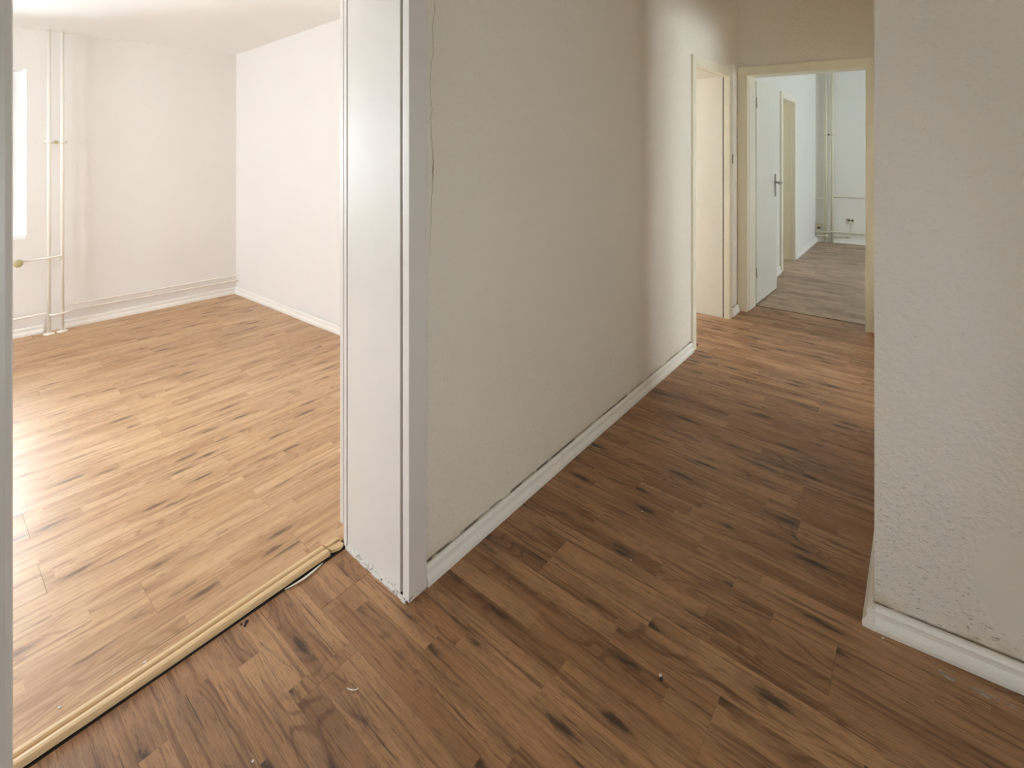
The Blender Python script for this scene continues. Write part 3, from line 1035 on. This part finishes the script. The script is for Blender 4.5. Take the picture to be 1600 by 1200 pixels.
# the splintered end by the jamb
sp = label(empty('wood_fragment', (-1.64, 0.99, 0)), 'splintered pine fragment of the threshold strip beside the white jamb', 'wood fragment')
bm = bmesh.new()
b2 = bmesh.new()
prism(b2, [(-0.040, -0.026), (-0.030, -0.020), (-0.022, 0.028), (-0.034, 0.030), (-0.040, 0.010)], 0.001, 0.011)
join(bm, b2)
b2 = bmesh.new()
prism(b2, [(-0.016, -0.024), (0.008, -0.018), (0.018, 0.010), (0.012, 0.026), (-0.006, 0.024), (-0.013, 0.0)], 0.002, 0.013)
join(bm, b2)
obj('chunk', bm, M['pine'], sp)
bm = bmesh.new()
b2 = bmesh.new()
prism(b2, [(-0.030, -0.012), (-0.018, -0.030), (-0.015, -0.004), (-0.018, 0.020), (-0.024, 0.026)], 0.004, 0.017)
join(bm, b2)
obj('splinter', bm, M['pine'], sp)
# bare dark joint on the hall side of the strip
bm = bmesh.new()
box(bm, -1.6175, -1.6145, 0.13, 1.014, -0.007, -0.001, 0)
gap = obj('joint', bm, M['dark'], hall_floor)


def sliver(name, pts, w, z, mat, text, cat, group=None, curl=0.004):
    bm = bmesh.new()
    prev = None
    n = len(pts)
    c = Vector((sum(p[0] for p in pts) / n, sum(p[1] for p in pts) / n, 0))
    lo, hi = [], []
    for i, p in enumerate(pts):
        a = Vector(pts[max(0, i - 1)])
        b = Vector(pts[min(n - 1, i + 1)])
        d = (b - a).normalized()
        s = Vector((-d.y, d.x))
        ww = w * math.sin(math.pi * (i + 0.6) / (n + 0.2))
        zz = z + curl * abs(math.sin(math.pi * i / (n - 1)))
        q = [Vector((p[0], p[1])) + s * ww, Vector((p[0], p[1])) - s * ww]
        cur = [bm.verts.new((v.x - c.x, v.y - c.y, h)) for v in q for h in (zz - 0.0008, zz)]
        if prev:
            bm.faces.new((prev[1], prev[3], cur[3], cur[1]))
            bm.faces.new((prev[0], cur[0], cur[2], prev[2]))
            bm.faces.new((prev[0], prev[1], cur[1], cur[0]))
            bm.faces.new((prev[2], cur[2], cur[3], prev[3]))
        else:
            bm.faces.new((cur[0], cur[1], cur[3], cur[2]))
        prev = cur
    bm.faces.new((prev[0], prev[2], prev[3], prev[1]))
    return label(obj(name, bm, mat, None, loc=c), text, cat, group)


sliver('peeled_sliver', [(-1.616, 0.795), (-1.609, 0.82), (-1.604, 0.85), (-1.606, 0.88), (-1.612, 0.91), (-1.617, 0.93)], 0.004, 0.003, M['white_bit'],
       'white peeled sliver sticking out under the pine threshold strip', 'sliver')
sliver('wood_shaving', [(-1.196, 0.757), (-1.187, 0.757), (-1.178, 0.760), (-1.172, 0.767), (-1.171, 0.777)], 0.0018, 0.0015, M['white_bit'],
       'curled white shaving on the hall floor below the jamb', 'shaving')


def crumb(name, x, y, r, mat, text, cat, group=None, seed=0, flat=0.6, mat2=None):
    bm = bmesh.new()
    bmesh.ops.create_icosphere(bm, subdivisions=2, radius=r)
    rg = random.Random(seed)
    for v in bm.verts:
        v.co *= rg.uniform(0.7, 1.2)
        v.co.z = max(v.co.z * flat, -r * flat * 0.55)
    return label(obj(name, bm, mat, None, loc=(x, y, r * flat * 0.55)), text, cat, group)


st = label(empty('paint_crumb', (-0.561, 1.315, 0)), 'small black and white crumb alone on the dark hall planks', 'crumb')
for dx, dy, r, m_ in ((0.0, 0.0035, 0.0045, 'white_bit'), (0.0055, -0.0035, 0.0050, 'dark_bit')):
    bm = bmesh.new()
    bmesh.ops.create_icosphere(bm, subdivisions=1, radius=r)
    bmesh.ops.translate(bm, verts=bm.verts, vec=(dx, dy, r * 0.7))
    obj('crumb_half', bm, M[m_], st)
for i, (x, y, r) in enumerate([(-1.598, 0.668, 0.006), (-1.590, 0.660, 0.005), (-1.603, 0.655, 0.004)]):
    crumb('dirt_crumb', x, y, r, M['dark_bit'], ['largest dark crumb of the little heap beside the pine threshold strip', 'middle dark crumb of the heap by the threshold strip, nearer the viewer', 'smallest dark crumb of the heap by the pine threshold strip'][i], 'crumb', 'dirt crumbs by the threshold strip', i, 0.35)
FL = [((-1.694, 0.434), 'white paint flake on the left room floor just past the threshold strip', 0.0042),
      ((-1.727, 0.259), 'white paint flake on the left room floor nearest the left frame', 0.0036),
      ((-1.225, 0.526), 'tiny white flake on the hall floor at the lower edge of the view', 0.0030),
      ((-0.870, 1.870), 'tiny white flake on the dark planks below the corridor wall', 0.0026),
      ((-0.799, 1.624), 'tiny white flake on the dark planks in mid corridor', 0.0026),
      ((-0.100, 1.838), 'white flake fallen against the foot of the right corner skirting', 0.0030)]
for i, ((x, y), t, r) in enumerate(FL):
    crumb('paint_flake', x, y, r, M['white_bit'], t, 'paint flake', 'paint flakes scattered on the floors', 20 + i, 0.4)


def smear(x, y, rx, ry, rot, text):
    bm = bmesh.new()
    rg = random.Random(int(x * 1e4))
    n = 22
    ct = bm.verts.new((0, 0, 0.0007))
    ring = []
    for i in range(n):
        a = 2 * math.pi * i / n
        k = rg.uniform(0.85, 1.15)
        px, py = math.cos(a) * rx * k, math.sin(a) * ry * k
        ring.append(bm.verts.new((px * math.cos(rot) - py * math.sin(rot), px * math.sin(rot) + py * math.cos(rot), 0.0003)))
    for i in range(n):
        bm.faces.new((ct, ring[i], ring[(i + 1) % n]))
    return label(obj('paint_smear', bm, M['smear'], None, loc=(x, y, 0)), text, 'paint smear', 'dried smears by the right skirting')


smear(0.044, 1.820, 0.021, 0.009, -0.1, 'round whitish dried smear below the right skirting, nearest the corner')
smear(0.118, 1.822, 0.030, 0.009, 0.15, 'long whitish dried smear below the right skirting')
smear(0.170, 1.826, 0.012, 0.006, 0.0, 'small faint smear below the right skirting, nearest the photo edge')
